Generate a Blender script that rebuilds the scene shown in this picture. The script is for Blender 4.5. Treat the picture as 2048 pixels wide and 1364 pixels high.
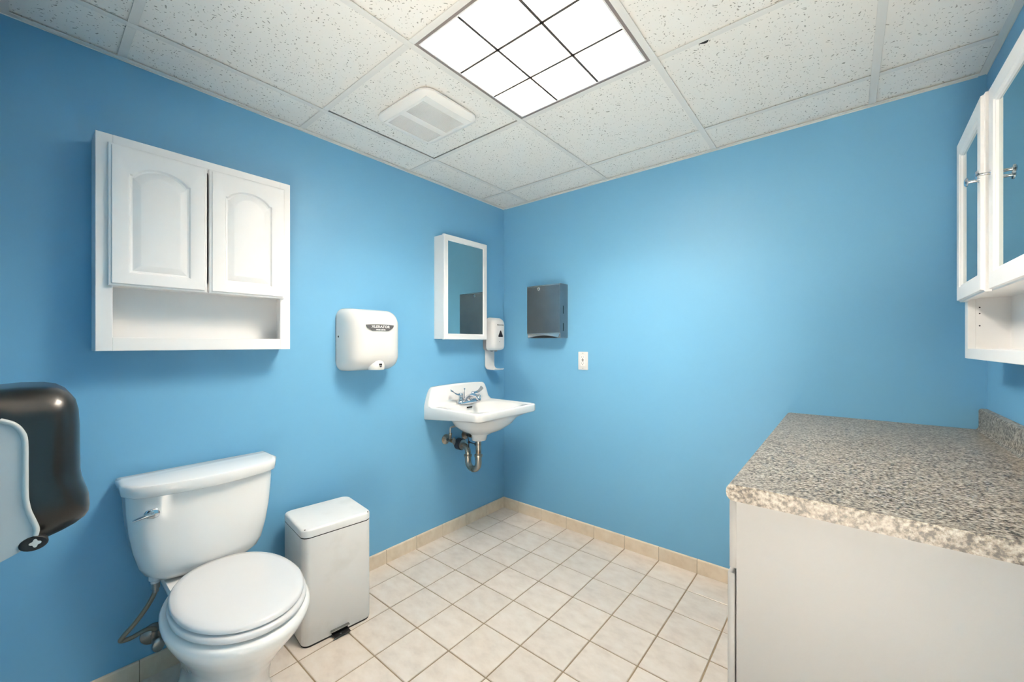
import bpy, bmesh, math, random
from mathutils import Vector, Matrix
random.seed(7)
for o in list(bpy.data.objects): bpy.data.objects.remove(o)
SC = bpy.context.scene
COL = SC.collection
PI = math.pi

# ------------------------------------------------------------------ camera
cd = bpy.data.cameras.new('camera'); cam = bpy.data.objects.new('camera', cd); COL.objects.link(cam)
cd.sensor_width = 36; cd.sensor_fit = 'HORIZONTAL'
cd.lens = 803.97/2048*36; cd.shift_y = 5.05/2048; cd.clip_start = .01
cam.location = (1.9795, -2.2898, 1.2273); cam.rotation_euler = (PI/2, 0, .69234)
SC.camera = cam
# ------------------------------------------------------------------ world, big lights, exposure
W = bpy.data.worlds.new('world'); SC.world = W; W.use_nodes = True
W.node_tree.nodes['Background'].inputs[0].default_value = (.9, .95, 1, 1)
W.node_tree.nodes['Background'].inputs[1].default_value = .0
H = 2.236                                   # ceiling height
RX = 2.387                                  # right wall
FY = -2.345                                 # front wall (behind camera)
LX0, LX1, LY0, LY1 = .8465, 1.456, -1.468, -.858   # troffer cell
def area(name, loc, sx, sy, power, col=(1, 1, 1), rot=(0, 0, 0), spread=PI):
    l = bpy.data.lights.new(name, 'AREA'); l.shape = 'RECTANGLE'; l.size = sx; l.size_y = sy
    l.energy = power; l.color = col; l.spread = spread
    o = bpy.data.objects.new(name, l); COL.objects.link(o); o.location = loc; o.rotation_euler = rot
    return o
tl = area('troffer_lamp_light', ((LX0+LX1)/2, (LY0+LY1)/2, H+.098), .54, .54, 35, (1, .90, .77))
# photometry of a parabolic louver fixture: wide batwing that is cut off about 65 degrees from straight down
tl.data.use_nodes = True; nt = tl.data.node_tree; em = nt.nodes['Emission']
ge = nt.nodes.new('ShaderNodeNewGeometry'); dp = nt.nodes.new('ShaderNodeVectorMath'); dp.operation = 'DOT_PRODUCT'
nt.links.new(ge.outputs['Normal'], dp.inputs[0]); nt.links.new(ge.outputs['Incoming'], dp.inputs[1])
ab = nt.nodes.new('ShaderNodeMath'); ab.operation = 'ABSOLUTE'; nt.links.new(dp.outputs['Value'], ab.inputs[0])
cr_ = nt.nodes.new('ShaderNodeValToRGB'); cr_.color_ramp.interpolation = 'EASE'
nt.links.new(ab.outputs[0], cr_.inputs[0]); e = cr_.color_ramp.elements
def grey(v): return (v, v, v, 1)
e[0].position = .34; e[0].color = grey(.06); e[1].position = 1.; e[1].color = grey(.45)
for p_, v_ in ((.60, .84), (.76, .76)): k = e.new(p_); k.color = grey(v_)
nt.links.new(cr_.outputs[0], em.inputs['Strength'])
area('hall_bounce_light', (2.15, -3.2, 2.27), 1.3, .8, 118, (1, .93, .86), spread=math.radians(30))  # added unseen downlight, bounced off the hall floor to lift the room ceiling
VS = SC.view_settings
VS.view_transform = 'Standard'; VS.look = 'None'; VS.gamma = 1; VS.use_curve_mapping = False
VS.exposure = 1.28

# ------------------------------------------------------------------ materials
def lin(c):
    return tuple(((v/255)/12.92 if v/255 <= .04045 else ((v/255+.055)/1.055)**2.4) for v in c)+(1,)
def mat(name, rgb, rough=.5, metal=0., spec=.5, coat=0., bump=None, mottle=None):
    m = bpy.data.materials.new(name); m.use_nodes = True
    nt = m.node_tree; b = nt.nodes['Principled BSDF']
    b.inputs['Base Color'].default_value = lin(rgb); b.inputs['Roughness'].default_value = rough
    b.inputs['Metallic'].default_value = metal; b.inputs['Specular IOR Level'].default_value = spec
    b.inputs['Coat Weight'].default_value = coat; b.inputs['Coat Roughness'].default_value = .05
    tc = nt.nodes.new('ShaderNodeTexCoord')
    if mottle:                                  # (scale, second colour, low, high)
        sc, c2, lo, hi = mottle
        n = nt.nodes.new('ShaderNodeTexNoise'); n.inputs['Scale'].default_value = sc; n.inputs['Detail'].default_value = 5
        r = nt.nodes.new('ShaderNodeValToRGB'); r.color_ramp.elements[0].position = lo; r.color_ramp.elements[1].position = hi
        r.color_ramp.elements[0].color = lin(rgb); r.color_ramp.elements[1].color = lin(c2)
        nt.links.new(tc.outputs['Object'], n.inputs['Vector']); nt.links.new(n.outputs['Fac'], r.inputs[0])
        nt.links.new(r.outputs[0], b.inputs['Base Color'])
    if bump:                                    # (scale, strength)
        n = nt.nodes.new('ShaderNodeTexNoise'); n.inputs['Scale'].default_value = bump[0]; n.inputs['Detail'].default_value = 3
        bp = nt.nodes.new('ShaderNodeBump'); bp.inputs['Strength'].default_value = bump[1]; bp.inputs['Distance'].default_value = .002
        nt.links.new(tc.outputs['Object'], n.inputs['Vector']); nt.links.new(n.outputs['Fac'], bp.inputs['Height'])
        nt.links.new(bp.outputs[0], b.inputs['Normal'])
    return m
def emit(name, rgb, s):
    m = bpy.data.materials.new(name); m.use_nodes = True; b = m.node_tree.nodes['Principled BSDF']
    b.inputs['Base Color'].default_value = lin(rgb); b.inputs['Emission Color'].default_value = lin(rgb)
    b.inputs['Emission Strength'].default_value = s
    return m
M = {}
M['wall'] = mat('blue_paint', (113, 174, 212), .45, bump=(260, .06), mottle=(1.5, (115, 176, 213), .3, .7))
M['white'] = mat('white_lacquer', (242, 241, 240), .38)
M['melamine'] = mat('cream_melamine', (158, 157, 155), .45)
M['white_plaster'] = mat('white_plaster', (225, 224, 220), .8)
M['ceramic'] = mat('white_vitreous_china', (242, 241, 239), .12, coat=.4)
M['seat'] = mat('white_seat_plastic', (222, 222, 223), .25)
M['enamel'] = mat('white_enamel', (224, 223, 220), .22, coat=.3)
M['can'] = mat('white_painted_steel', (234, 233, 231), .35, mottle=(9, (221, 219, 215), .5, .8))
M['abs'] = mat('white_abs_plastic', (228, 227, 226), .35)
M['greyabs'] = mat('grey_plastic', (150, 150, 152), .45)
M['chrome'] = mat('chrome', (205, 208, 212), .12, 1)
M['brushed'] = mat('brushed_nickel', (165, 162, 158), .28, 1)
M['steel'] = mat('stainless_steel', (150, 152, 156), .3, 1, mottle=(3, (128, 131, 136), .35, .7))
M['steel_edge'] = mat('polished_steel_edge', (205, 207, 210), .2, 1)
M['pipe'] = mat('tarnished_pipe', (172, 166, 156), .3, 1, mottle=(22, (120, 88, 50), .52, .75), bump=(60, .2))
M['black_pipe'] = mat('dark_slip_nut', (44, 44, 50), .45)
M['rubber'] = mat('black_rubber', (22, 22, 22), .6)
M['dark'] = mat('dark_slot', (14, 12, 11), .7)
M['smoke'] = mat('smoked_black_plastic', (26, 23, 20), .3, coat=.25, bump=(900, .03))
M['disp_grey'] = mat('pale_grey_plastic', (182, 188, 190), .4)
M['disp_grey2'] = mat('light_grey_edge_plastic', (196, 199, 197), .4)
M['badge'] = mat('grey_badge', (92, 92, 94), .35)
M['badge_text'] = mat('white_badge_lettering', (235, 235, 235), .4)
M['print'] = mat('grey_print', (110, 108, 110), .5)
M['sight'] = mat('brown_sight_window', (58, 40, 36), .15, coat=.5)
M['mirror'] = mat('mirror_silver', (176, 190, 188), .015, 1)
M['tee'] = mat('white_tee_paint', (233, 230, 224), .5)
M['void'] = mat('dark_plenum', (20, 19, 18), .9)
M['louver'] = mat('white_louver', (225, 222, 220), .3, bump=None)
M['trof'] = mat('grey_troffer_frame', (120, 110, 106), .4)
M['edge'] = mat('dark_louver_edge', (60, 54, 50), .5)
M['reflector'] = mat('white_reflector', (240, 238, 236), .4)
M['tube'] = emit('lit_fluorescent_tube', (255, 250, 240), 6)
M['grout'] = mat('tan_grout', (160, 142, 116), .9, mottle=(14, (142, 122, 96), .35, .75), bump=(300, .4))
M['fan'] = mat('white_fan_plastic', (248, 244, 238), .45)
M['fan_dark'] = mat('grey_duct_interior', (150, 148, 142), .8, mottle=(16, (120, 104, 84), .62, .75))
M['hose'] = mat('braided_hose', (158, 150, 134), .35, .9, bump=(900, .8))
M['hallwall'] = mat('dark_hall_absorber', (96, 92, 88), .7)  # unseen hall walls kept dark so less light spills onto the end panel
M['hallfloor'] = mat('hall_bounce_floor', (232, 226, 215), .6)  # pale so the added downlight bounces up through the doorway

def rnd_vec(nt, tc, scale=40.):
    oi = nt.nodes.new('ShaderNodeObjectInfo'); ml = nt.nodes.new('ShaderNodeMath'); ml.operation = 'MULTIPLY'; ml.inputs[1].default_value = scale
    nt.links.new(oi.outputs['Random'], ml.inputs[0])
    ad = nt.nodes.new('ShaderNodeVectorMath'); ad.operation = 'ADD'
    nt.links.new(tc.outputs['Object'], ad.inputs[0]); nt.links.new(ml.outputs[0], ad.inputs[1])
    return ad.outputs[0], oi
def tile_mat(name, c1, c2, c3, rough):
    m = mat(name, c1, rough); nt = m.node_tree; b = nt.nodes['Principled BSDF']
    tc = nt.nodes.new('ShaderNodeTexCoord'); v, oi = rnd_vec(nt, tc)
    n = nt.nodes.new('ShaderNodeTexNoise'); n.inputs['Scale'].default_value = 14; n.inputs['Detail'].default_value = 6; n.inputs['Roughness'].default_value = .6
    mp = nt.nodes.new('ShaderNodeMapping'); mp.inputs['Scale'].default_value = (1, 1.6, 1); mp.inputs['Rotation'].default_value = (0, 0, .6)
    nt.links.new(v, mp.inputs[0]); nt.links.new(mp.outputs[0], n.inputs['Vector'])
    r = nt.nodes.new('ShaderNodeValToRGB'); e = r.color_ramp.elements
    e[0].position = .3; e[0].color = lin(c2); e[1].position = .7; e[1].color = lin(c3); k = e.new(.5); k.color = lin(c1)
    nt.links.new(n.outputs['Fac'], r.inputs[0])
    h = nt.nodes.new('ShaderNodeHueSaturation'); mr = nt.nodes.new('ShaderNodeMapRange'); mr.inputs[3].default_value = .95; mr.inputs[4].default_value = 1.03
    nt.links.new(oi.outputs['Random'], mr.inputs[0]); nt.links.new(mr.outputs[0], h.inputs['Value']); nt.links.new(r.outputs[0], h.inputs['Color'])
    nt.links.new(h.outputs[0], b.inputs['Base Color'])
    return m
M['tile'] = tile_mat('cream_floor_tile', (223, 211, 199), (212, 199, 187), (229, 219, 209), .28)
M['base_tile'] = tile_mat('cream_base_tile', (230, 213, 190), (220, 201, 176), (236, 221, 200), .3)

def fissured():
    m = mat('fissured_ceiling_panel', (246, 242, 235), .9); nt = m.node_tree; b = nt.nodes['Principled BSDF']
    tc = nt.nodes.new('ShaderNodeTexCoord'); v, oi = rnd_vec(nt, tc, 13.)
    # warp so that pits lie in mixed directions
    nw = nt.nodes.new('ShaderNodeTexNoise'); nw.inputs['Scale'].default_value = 35; nw.inputs['Detail'].default_value = 1
    sb = nt.nodes.new('ShaderNodeVectorMath'); sb.operation = 'SCALE'; sb.inputs['Scale'].default_value = .035
    nt.links.new(v, nw.inputs['Vector']); nt.links.new(nw.outputs['Color'], sb.inputs[0])
    ad = nt.nodes.new('ShaderNodeVectorMath'); nt.links.new(v, ad.inputs[0]); nt.links.new(sb.outputs[0], ad.inputs[1])
    vo = nt.nodes.new('ShaderNodeTexVoronoi'); vo.voronoi_dimensions = '2D'; vo.inputs['Scale'].default_value = 95
    nt.links.new(ad.outputs[0], vo.inputs['Vector'])
    sep = nt.nodes.new('ShaderNodeSeparateColor'); nt.links.new(vo.outputs['Color'], sep.inputs[0])
    rad = nt.nodes.new('ShaderNodeMapRange'); rad.inputs[1].default_value = .45; rad.inputs[2].default_value = 1; rad.inputs[3].default_value = 0; rad.inputs[4].default_value = .24
    nt.links.new(sep.outputs[0], rad.inputs[0])
    lt = nt.nodes.new('ShaderNodeMath'); lt.operation = 'LESS_THAN'
    nt.links.new(vo.outputs['Distance'], lt.inputs[0]); nt.links.new(rad.outputs[0], lt.inputs[1])
    mx = nt.nodes.new('ShaderNodeMix'); mx.data_type = 'RGBA'
    mx.inputs[6].default_value = lin((246, 242, 235)); mx.inputs[7].default_value = lin((172, 167, 157))
    nt.links.new(lt.outputs[0], mx.inputs[0]); nt.links.new(mx.outputs[2], b.inputs['Base Color'])
    bp = nt.nodes.new('ShaderNodeBump'); bp.invert = True; bp.inputs['Strength'].default_value = .6; bp.inputs['Distance'].default_value = .003
    nt.links.new(lt.outputs[0], bp.inputs['Height']); nt.links.new(bp.outputs[0], b.inputs['Normal'])
    return m
M['panel'] = fissured()

def laminate():
    m = mat('speckled_laminate', (170, 155, 135), .38); nt = m.node_tree; b = nt.nodes['Principled BSDF']
    tc = nt.nodes.new('ShaderNodeTexCoord')
    n1 = nt.nodes.new('ShaderNodeTexNoise'); n1.inputs['Scale'].default_value = 130; n1.inputs['Detail'].default_value = 4; n1.inputs['Roughness'].default_value = .65
    n2 = nt.nodes.new('ShaderNodeTexNoise'); n2.inputs['Scale'].default_value = 45; n2.inputs['Detail'].default_value = 2
    nt.links.new(tc.outputs['Object'], n1.inputs['Vector']); nt.links.new(tc.outputs['Object'], n2.inputs['Vector'])
    a = nt.nodes.new('ShaderNodeMath'); a.operation = 'MULTIPLY_ADD'; a.inputs[1].default_value = .25
    nt.links.new(n2.outputs['Fac'], a.inputs[0]); nt.links.new(n1.outputs['Fac'], a.inputs[2])
    r = nt.nodes.new('ShaderNodeValToRGB'); e = r.color_ramp.elements
    e[0].position = .48; e[0].color = lin((46, 42, 37)); e[1].position = .78; e[1].color = lin((186, 178, 166))
    for p, c in ((.555, (88, 81, 72)), (.6, (128, 118, 104)), (.68, (154, 144, 131))): k = e.new(p); k.color = lin(c)
    nt.links.new(a.outputs[0], r.inputs[0]); nt.links.new(r.outputs[0], b.inputs['Base Color'])
    return m
M['laminate'] = laminate()

# ------------------------------------------------------------------ mesh helpers
LOC = {}
def _link(name, bm, m, sharp=35, smooth=True):
    bmesh.ops.recalc_face_normals(bm, faces=bm.faces)
    me = bpy.data.meshes.new(name); bm.to_mesh(me); bm.free()
    if smooth:
        me.polygons.foreach_set('use_smooth', [True]*len(me.polygons)); me.set_sharp_from_angle(angle=math.radians(sharp))
    me.materials.append(M[m]); o = bpy.data.objects.new(name, me); COL.objects.link(o)
    return o
def thing(name, label, cat, loc=(0, 0, 0), rz=0, group=None):
    o = bpy.data.objects.new(name, None); COL.objects.link(o); o.empty_display_size = .05
    o.location = loc; o.rotation_euler = (0, 0, rz); o['label'] = label; o['category'] = cat
    if group: o['group'] = group
    LOC[o] = Vector(loc)
    return o
def part(name, bm, m, parent, local=False, label=None, sharp=35, smooth=True):
    """world-space bmesh -> part (or sub-part) of a thing"""
    base = LOC[parent]
    if not local: bmesh.ops.translate(bm, verts=bm.verts, vec=-base)
    o = _link(name, bm, m, sharp, smooth); o.parent = parent; LOC[o] = base
    if label: o['label'] = label
    return o
def struct(name, bm, m, smooth=False, label=None):
    o = _link(name, bm, m, smooth=smooth); o['kind'] = 'structure'; LOC[o] = Vector((0, 0, 0))
    if label: o['label'] = label
    return o
def B(): return bmesh.new()
def box(bm, x0, x1, y0, y1, z0, z1, bev=0, seg=2):
    r = bmesh.ops.create_cube(bm, size=1)
    vs = r['verts']
    bmesh.ops.scale(bm, vec=(abs(x1-x0), abs(y1-y0), abs(z1-z0)), verts=vs)
    bmesh.ops.translate(bm, vec=((x0+x1)/2, (y0+y1)/2, (z0+z1)/2), verts=vs)
    if bev:
        es = list({e for v in vs for e in v.link_edges})
        bmesh.ops.bevel(bm, geom=es, offset=bev, segments=seg, profile=.5, affect='EDGES')
    return bm
def loft(bm, rings, cap0=True, cap1=True, closed=True):
    R = [[bm.verts.new(p) for p in r] for r in rings]
    n = len(R[0])
    for a, b in zip(R, R[1:]):
        for i in range(n if closed else n-1):
            j = (i+1) % n
            try: bm.faces.new((a[i], a[j], b[j], b[i]))
            except ValueError: pass
    if cap0: bm.faces.new(R[0][::-1])
    if cap1: bm.faces.new(R[-1])
    return R
def frame_axes(d):
    d = Vector(d).normalized()
    u = d.cross(Vector((0, 0, 1)))
    if u.length < 1e-4: u = Vector((1, 0, 0))
    u.normalize(); return u, u.cross(d).normalized()
def lathe(bm, p, d, prof, n=24, ell=(1, 1)):
    """prof: list of (distance along d, radius)"""
    u, v = frame_axes(d); d = Vector(d).normalized(); p = Vector(p)
    rings = [[p+d*t+(u*math.cos(2*PI*i/n)*ell[0]+v*math.sin(2*PI*i/n)*ell[1])*max(r, 1e-5) for i in range(n)] for t, r in prof]
    loft(bm, rings)
def spline(pts, k=8):
    P = [Vector(p) for p in pts]; out = []
    Q = [P[0]*2-P[1]]+P+[P[-1]*2-P[-2]]
    for i in range(1, len(Q)-2):
        a, b, c, d = Q[i-1:i+3]
        for s in range(k):
            t = s/k
            out.append(.5*((2*b)+(c-a)*t+(2*a-5*b+4*c-d)*t*t+(3*b-a-3*c+d)*t**3))
    out.append(P[-1]); return out
def tube(bm, pts, r, n=12):
    P = [Vector(p) for p in pts]; rings = []; u = None
    for i, p in enumerate(P):
        d = (P[min(i+1, len(P)-1)]-P[max(i-1, 0)]).normalized()
        if u is None: u, v = frame_axes(d)
        else:
            u = (u-d*u.dot(d)).normalized()
        v = d.cross(u)
        rr = r[i] if isinstance(r, (list, tuple)) else r
        rings.append([p+(u*math.cos(2*PI*k/n)+v*math.sin(2*PI*k/n))*rr for k in range(n)])
    loft(bm, rings)
def prism(bm, poly, f0, f1):
    """poly of 2-D points, f0/f1 map (a, b) to a point on the near / far face"""
    loft(bm, [[f0(a, b) for a, b in poly], [f1(a, b) for a, b in poly]])
def rrect(x0, x1, y0, y1, r, k=6, rs=None):
    """rounded rectangle, counter-clockwise from lower right; rs=(lr,ur,ul,ll) radii"""
    rs = rs or (r, r, r, r); out = []
    for (cx, cy, a0), q in zip((((x1), (y0), -PI/2), (x1, y1, 0), (x0, y1, PI/2), (x0, y0, PI)), rs):
        ox = cx-q if cx == x1 else cx+q; oy = cy+q if cy == y0 else cy-q
        for i in range(k+1):
            a = a0+PI/2*i/k; out.append((ox+q*math.cos(a), oy+q*math.sin(a)))
    return out
def supell(n, cx, cy, a, b, p=2.5):
    out = []
    for i in range(n):
        t = 2*PI*i/n; c, s = math.cos(t), math.sin(t)
        out.append((cx+a*math.copysign(abs(c)**(2/p), c), cy+b*math.copysign(abs(s)**(2/p), s)))
    return out
def text_bm(s, size, f, depth=.0008, extrude_dir=None, align='CENTER', bold=0., squash=1.):
    """lettering as a mesh; f maps (a, b, depth) to a point"""
    cu = bpy.data.curves.new('lettering_curve', 'FONT'); cu.body = s; cu.size = size; cu.align_x = align; cu.align_y = 'CENTER'
    cu.extrude = depth/2; cu.offset = bold; cu.resolution_u = 3
    to = bpy.data.objects.new('lettering_tmp', cu); COL.objects.link(to)
    dg = bpy.context.evaluated_depsgraph_get(); me = bpy.data.meshes.new_from_object(to.evaluated_get(dg))
    bpy.data.objects.remove(to); bpy.data.curves.remove(cu)
    bm = B(); bm.from_mesh(me); bpy.data.meshes.remove(me)
    for v in bm.verts: v.co = Vector(f(v.co.x*squash, v.co.y, v.co.z+depth/2))
    return bm

# ================================================================== STRUCTURE
T = .10
floor = struct('floor', box(B(), -T, RX+T, FY-.1, T, -.06, -.0028), 'grout')
# floor tiles
PX, AX, AY, G = .20396, .14634, .19427, .0052
xs = [.002]+[AX+k*PX for k in range(12) if AX+k*PX < RX-.02]+[RX]
ys = [.002]+[AY+k*PX for k in range(12) if AY+k*PX < -FY-.02]+[-FY]
tile_cache = {}
def tile_mesh(w, d):
    k = (round(w, 4), round(d, 4))
    if k not in tile_cache:
        bm = B(); b = .0018
        rings = [[(s*(w/2-i), t*(d/2-i), z) for s, t in ((-1, -1), (1, -1), (1, 1), (-1, 1))] for i, z in ((0, -.006), (0, -b), (b, 0))]
        loft(bm, rings, cap0=False)
        bmesh.ops.recalc_face_normals(bm, faces=bm.faces)
        me = bpy.data.meshes.new('floor_tile'); bm.to_mesh(me); bm.free(); me.materials.append(M['tile']); tile_cache[k] = me
    return tile_cache[k]
for a, b in zip(xs, xs[1:]):
    for c, d in zip(ys, ys[1:]):
        if (a+b)/2 > 1.95 and -(c+d)/2 > -1.05: continue
        o = bpy.data.objects.new('floor_tile', tile_mesh(b-a-G, d-c-G)); COL.objects.link(o)
        o.location = ((a+b)/2, -(c+d)/2, random.uniform(-.0004, .0004)); o.parent = floor
struct('wall_left', box(B(), -T, 0, FY-T, T, -.05, H+.3), 'wall')
struct('wall_back', box(B(), 0, RX, 0, T, -.05, H+.3), 'wall')
struct('wall_right', box(B(), RX, RX+T, FY-T, T, -.05, H+.3), 'wall')
DX0, DX1, DH = 1.2, 2.30, 2.03  # doorway opening, widened to let more hall light reach the ceiling
bm = B(); box(bm, 0, DX0, FY-T, FY, -.05, H+.3); box(bm, DX1, RX, FY-T, FY, -.05, H+.3); box(bm, DX0, DX1, FY-T, FY, DH, H+.3)
struct('wall_front', bm, 'wall')
bm = B()
for a, b in ((DX0-.06, DX0), (DX1, DX1+.06)): box(bm, a, b, FY-.0, FY+.012, 0, DH+.06, .003)
box(bm, DX0, DX1, FY, FY+.012, DH, DH+.06, .003)
struct('trim_1', bm, 'white')
# unseen hall added to carry bounced light through the doorway onto the room ceiling
struct('wall_hall_left', box(B(), -.3, -.2, -4.6, FY-T, -.05, 2.4), 'hallwall')
struct('wall_hall_right', box(B(), 3., 3.1, -4.6, FY-T, -.05, 2.4), 'hallwall')
struct('wall_hall_back', box(B(), -.3, 3.1, -4.7, -4.6, -.05, 2.4), 'hallwall')
struct('floor_hall', box(B(), -.3, 3.1, -4.7, FY-T, -.06, 0), 'hallfloor')
struct('ceiling_hall', box(B(), -.3, 3.1, -4.7, FY-T, 2.3, 2.4), 'hallwall')
# baseboard tiles
def base_run(name, cuts, left):
    root = bpy.data.objects.new(name, None); COL.objects.link(root); root['kind'] = 'structure'; LOC[root] = Vector((0, 0, 0))
    for a, b in zip(cuts, cuts[1:]):
        prof = [(0, 0), (.009, 0), (.009, .070), (.0075, .0735), (.004, .0755), (0, .0755)]
        bm = B(); g = .0013
        if left: loft(bm, [[(t, -(a+g), z) for t, z in prof], [(t, -(b-g), z) for t, z in prof]])
        else: loft(bm, [[(a+g, -t, z) for t, z in prof], [(b-g, -t, z) for t, z in prof]])
        part('baseboard_tile', bm, 'base_tile', root, smooth=False)
    bm = B()
    if left: box(bm, 0, .0065, -cuts[0], -cuts[-1], 0, .074)
    else: box(bm, cuts[0], cuts[-1], -.0065, 0, 0, .074)
    part('baseboard_grout', bm, 'grout', root, smooth=False)
base_run('baseboard_left', [0.009]+ys[1:], True)
base_run('baseboard_back', [0.0]+[x for x in xs[1:] if x < 1.8]+[1.775], False)

# ceiling
ceil = struct('ceiling', box(B(), -T, RX+T, FY-T, T, H+.13, H+.3), 'void')
GX, GY, GP = .23687, .24869, .6096
cxs = [0]+[GX+i*GP for i in range(4)]+[RX]; cys = [0]+[GY+i*GP for i in range(4)]+[-FY]
for i, (a, b) in enumerate(zip(cxs, cxs[1:])):
    for j, (c, d) in enumerate(zip(cys, cys[1:])):
        if (i, j) == (2, 2): continue
        e = .004
        x0, x1, y0, y1 = a+e, b-e, -d+e, -c-e
        if (i, j) == (1, 2): x0 += .0095; y1 -= .0095; y0 += .004; x1 -= .004
        bm = B(); box(bm, x0-(x0+x1)/2, x1-(x0+x1)/2, y0-(y0+y1)/2, y1-(y0+y1)/2, 0, .016, .0012, 1)
        o = _link('ceiling_panel', bm, 'panel', smooth=False); o.parent = ceil
        o.location = ((x0+x1)/2, (y0+y1)/2, H+.0052)
tw = .012
def tee(x0, x1, y0, y1):
    bm = B(); box(bm, x0, x1, y0, y1, H, H+.0018, .0005, 1)
    part('ceiling_tee', bm, 'tee', ceil, smooth=False)
for x in cxs[1:-1]: tee(x-tw, x+tw, FY, 0)
for y in cys[1:-1]:
    for a, b in zip(cxs, cxs[1:]): tee(a+(tw if a > 0 else 0), b-(tw if b < RX else 0), -y-tw, -y+tw)
def angle(x0, x1, y0, y1, n):
    bm = B(); box(bm, x0, x1, y0, y1, H-.0012, H+.0016)
    box(bm, x0 if n != 'R' else x1-.0016, x1 if n != 'L' else x0+.0016, y0 if n != 'B' else y1-.0016, y1 if n != 'F' else y0+.0016, H-.004, H+.02)
    part('wall_angle', bm, 'tee', ceil, smooth=False)
angle(0, .020, FY, 0, 'L'); angle(RX-.022, RX, FY, 0, 'R'); angle(.02, RX-.022, -.020, 0, 'B'); angle(.02, RX-.022, FY, FY+.02, 'F')
# chipped notch in the panel edge and faint water stain
bm = B(); prism(bm, [(1.6, -.842), (1.607, -.838), (1.613, -.834), (1.62, -.832), (1.626, -.836), (1.63, -.8445), (1.598, -.8445)], lambda a, b: (a, b, H+.0015), lambda a, b: (a, b, H+.004))
part('panel_chip', bm, 'void', ceil, smooth=False)

# ================================================================== CEILING LIGHT
cl = thing('ceiling_light', 'lit square troffer light with nine white louver cells in the ceiling', 'ceiling light', ((LX0+LX1)/2, (LY0+LY1)/2, H))
bm = B()
fx0, fx1, fy0, fy1 = LX0+.012, LX1-.012, LY0+.012, LY1-.012
def square_frame(bm, x0, x1, y0, y1, w, z0, z1):
    box(bm, x0, x1, y0, y0+w, z0, z1); box(bm, x0, x1, y1-w, y1, z0, z1); box(bm, x0, x0+w, y0+w, y1-w, z0, z1); box(bm, x1-w, x1, y0+w, y1-w, z0, z1)
square_frame(bm, fx0, fx1, fy0, fy1, .010, H+.0005, H+.012)
part('frame', bm, 'trof', cl, smooth=False)
bm = B(); ix0, ix1, iy0, iy1 = fx0+.010, fx1-.010, fy0+.010, fy1-.010
square_frame(bm, ix0, ix1, iy0, iy1, .006, H+.001, H+.1)
box(bm, ix0, ix1, iy0, iy1, H+.1, H+.104)
part('housing', bm, 'reflector', cl, smooth=False)
cx = [ix0+.006, 1.058, 1.244, ix1-.006]; cy = [iy0+.006, -1.256, -1.070, iy1-.006]
def blade(along_x, c, a, b):
    prof = [(-.0012, 0), (.0012, 0), (.002, .02), (.004, .035), (.004, .036), (-.004, .036), (-.004, .035), (-.002, .02)]
    bm = B()
    if along_x: loft(bm, [[(a, c+p, H+.002+q) for p, q in prof], [(b, c+p, H+.002+q) for p, q in prof]])
    else: loft(bm, [[(c+p, a, H+.002+q) for p, q in prof], [(c+p, b, H+.002+q) for p, q in prof]])
    bl = part('louver_blade', bm, 'louver', cl, sharp=50)
    bm = B()
    if along_x: box(bm, a, b, c-.0045, c+.0045, H+.0006, H+.0022)
    else: box(bm, c-.0045, c+.0045, a, b, H+.0006, H+.0022)
    part('blade_edge', bm, 'edge', bl, smooth=False)
for c in cx[1:3]: blade(False, c, cy[0], cy[3])
for c in cy[1:3]: blade(True, c, cx[0], cx[3])
for tx in (cx[0]+.09, cx[3]-.09):
    for dx in (-.022, .022):
        bm = B(); lathe(bm, (tx+dx, iy0+.05, H+.078), (0, 1, 0), [(0, .004), (.002, .009), (iy1-iy0-.1, .009), (iy1-iy0-.098, .004)], 12)
        part('lamp_tube', bm, 'tube', cl)
    part('lamp_socket', box(B(), tx-.04, tx+.04, -.985, -.955, H+.05, H+.092, .003, 1), 'reflector', cl, smooth=False)
part('ballast_channel', box(B(), 1.196, 1.228, iy0+.01, iy1-.01, H+.056, H+.09, .002, 1), 'reflector', cl, smooth=False)

# ================================================================== EXHAUST FAN GRILLE
fan = thing('exhaust_fan', 'white exhaust fan grille with two slatted halves in the ceiling', 'exhaust fan', (.545, -1.155, H))
def fanring(i, z): return [(x, y, z) for x, y in rrect(.365+i, .725-i, -1.305+i, -.995-i, .055-i*.6)]
bm = B()
outer = [fanring(0, H-.001), fanring(0, H-.008), fanring(.012, H-.018), fanring(.03, H-.022)]
loft(bm, outer, cap0=True, cap1=False)
def openings():
    return ((.410, .506), (.542, .660))
gy0, gy1 = -1.262, -1.038
# face made of bars around the two openings
for x0, x1, y0, y1 in ((.395, .410, -1.275, -1.025), (.506, .542, gy0, gy1), (.660, .695, -1.275, -1.025), (.410, .660, -1.275, gy0), (.410, .660, gy1, -1.025)):
    box(bm, x0, x1, y0, y1, H-.0225, H-.012)
part('cover', bm, 'fan', fan, sharp=40)
bm = B(); box(bm, .405, .665, -1.268, -1.03, H-.0115, H-.0095)
part('duct', bm, 'fan_dark', fan, smooth=False)
for x0, x1 in openings():
    n = 16 if x1-x0 < .1 else 20
    for k in range(n):
        x = x0+(k+.5)*(x1-x0)/n
        part('slat', box(B(), x-.0017, x+.0017, gy0, gy1, H-.021, H-.013), 'fan', fan, smooth=False)

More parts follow.
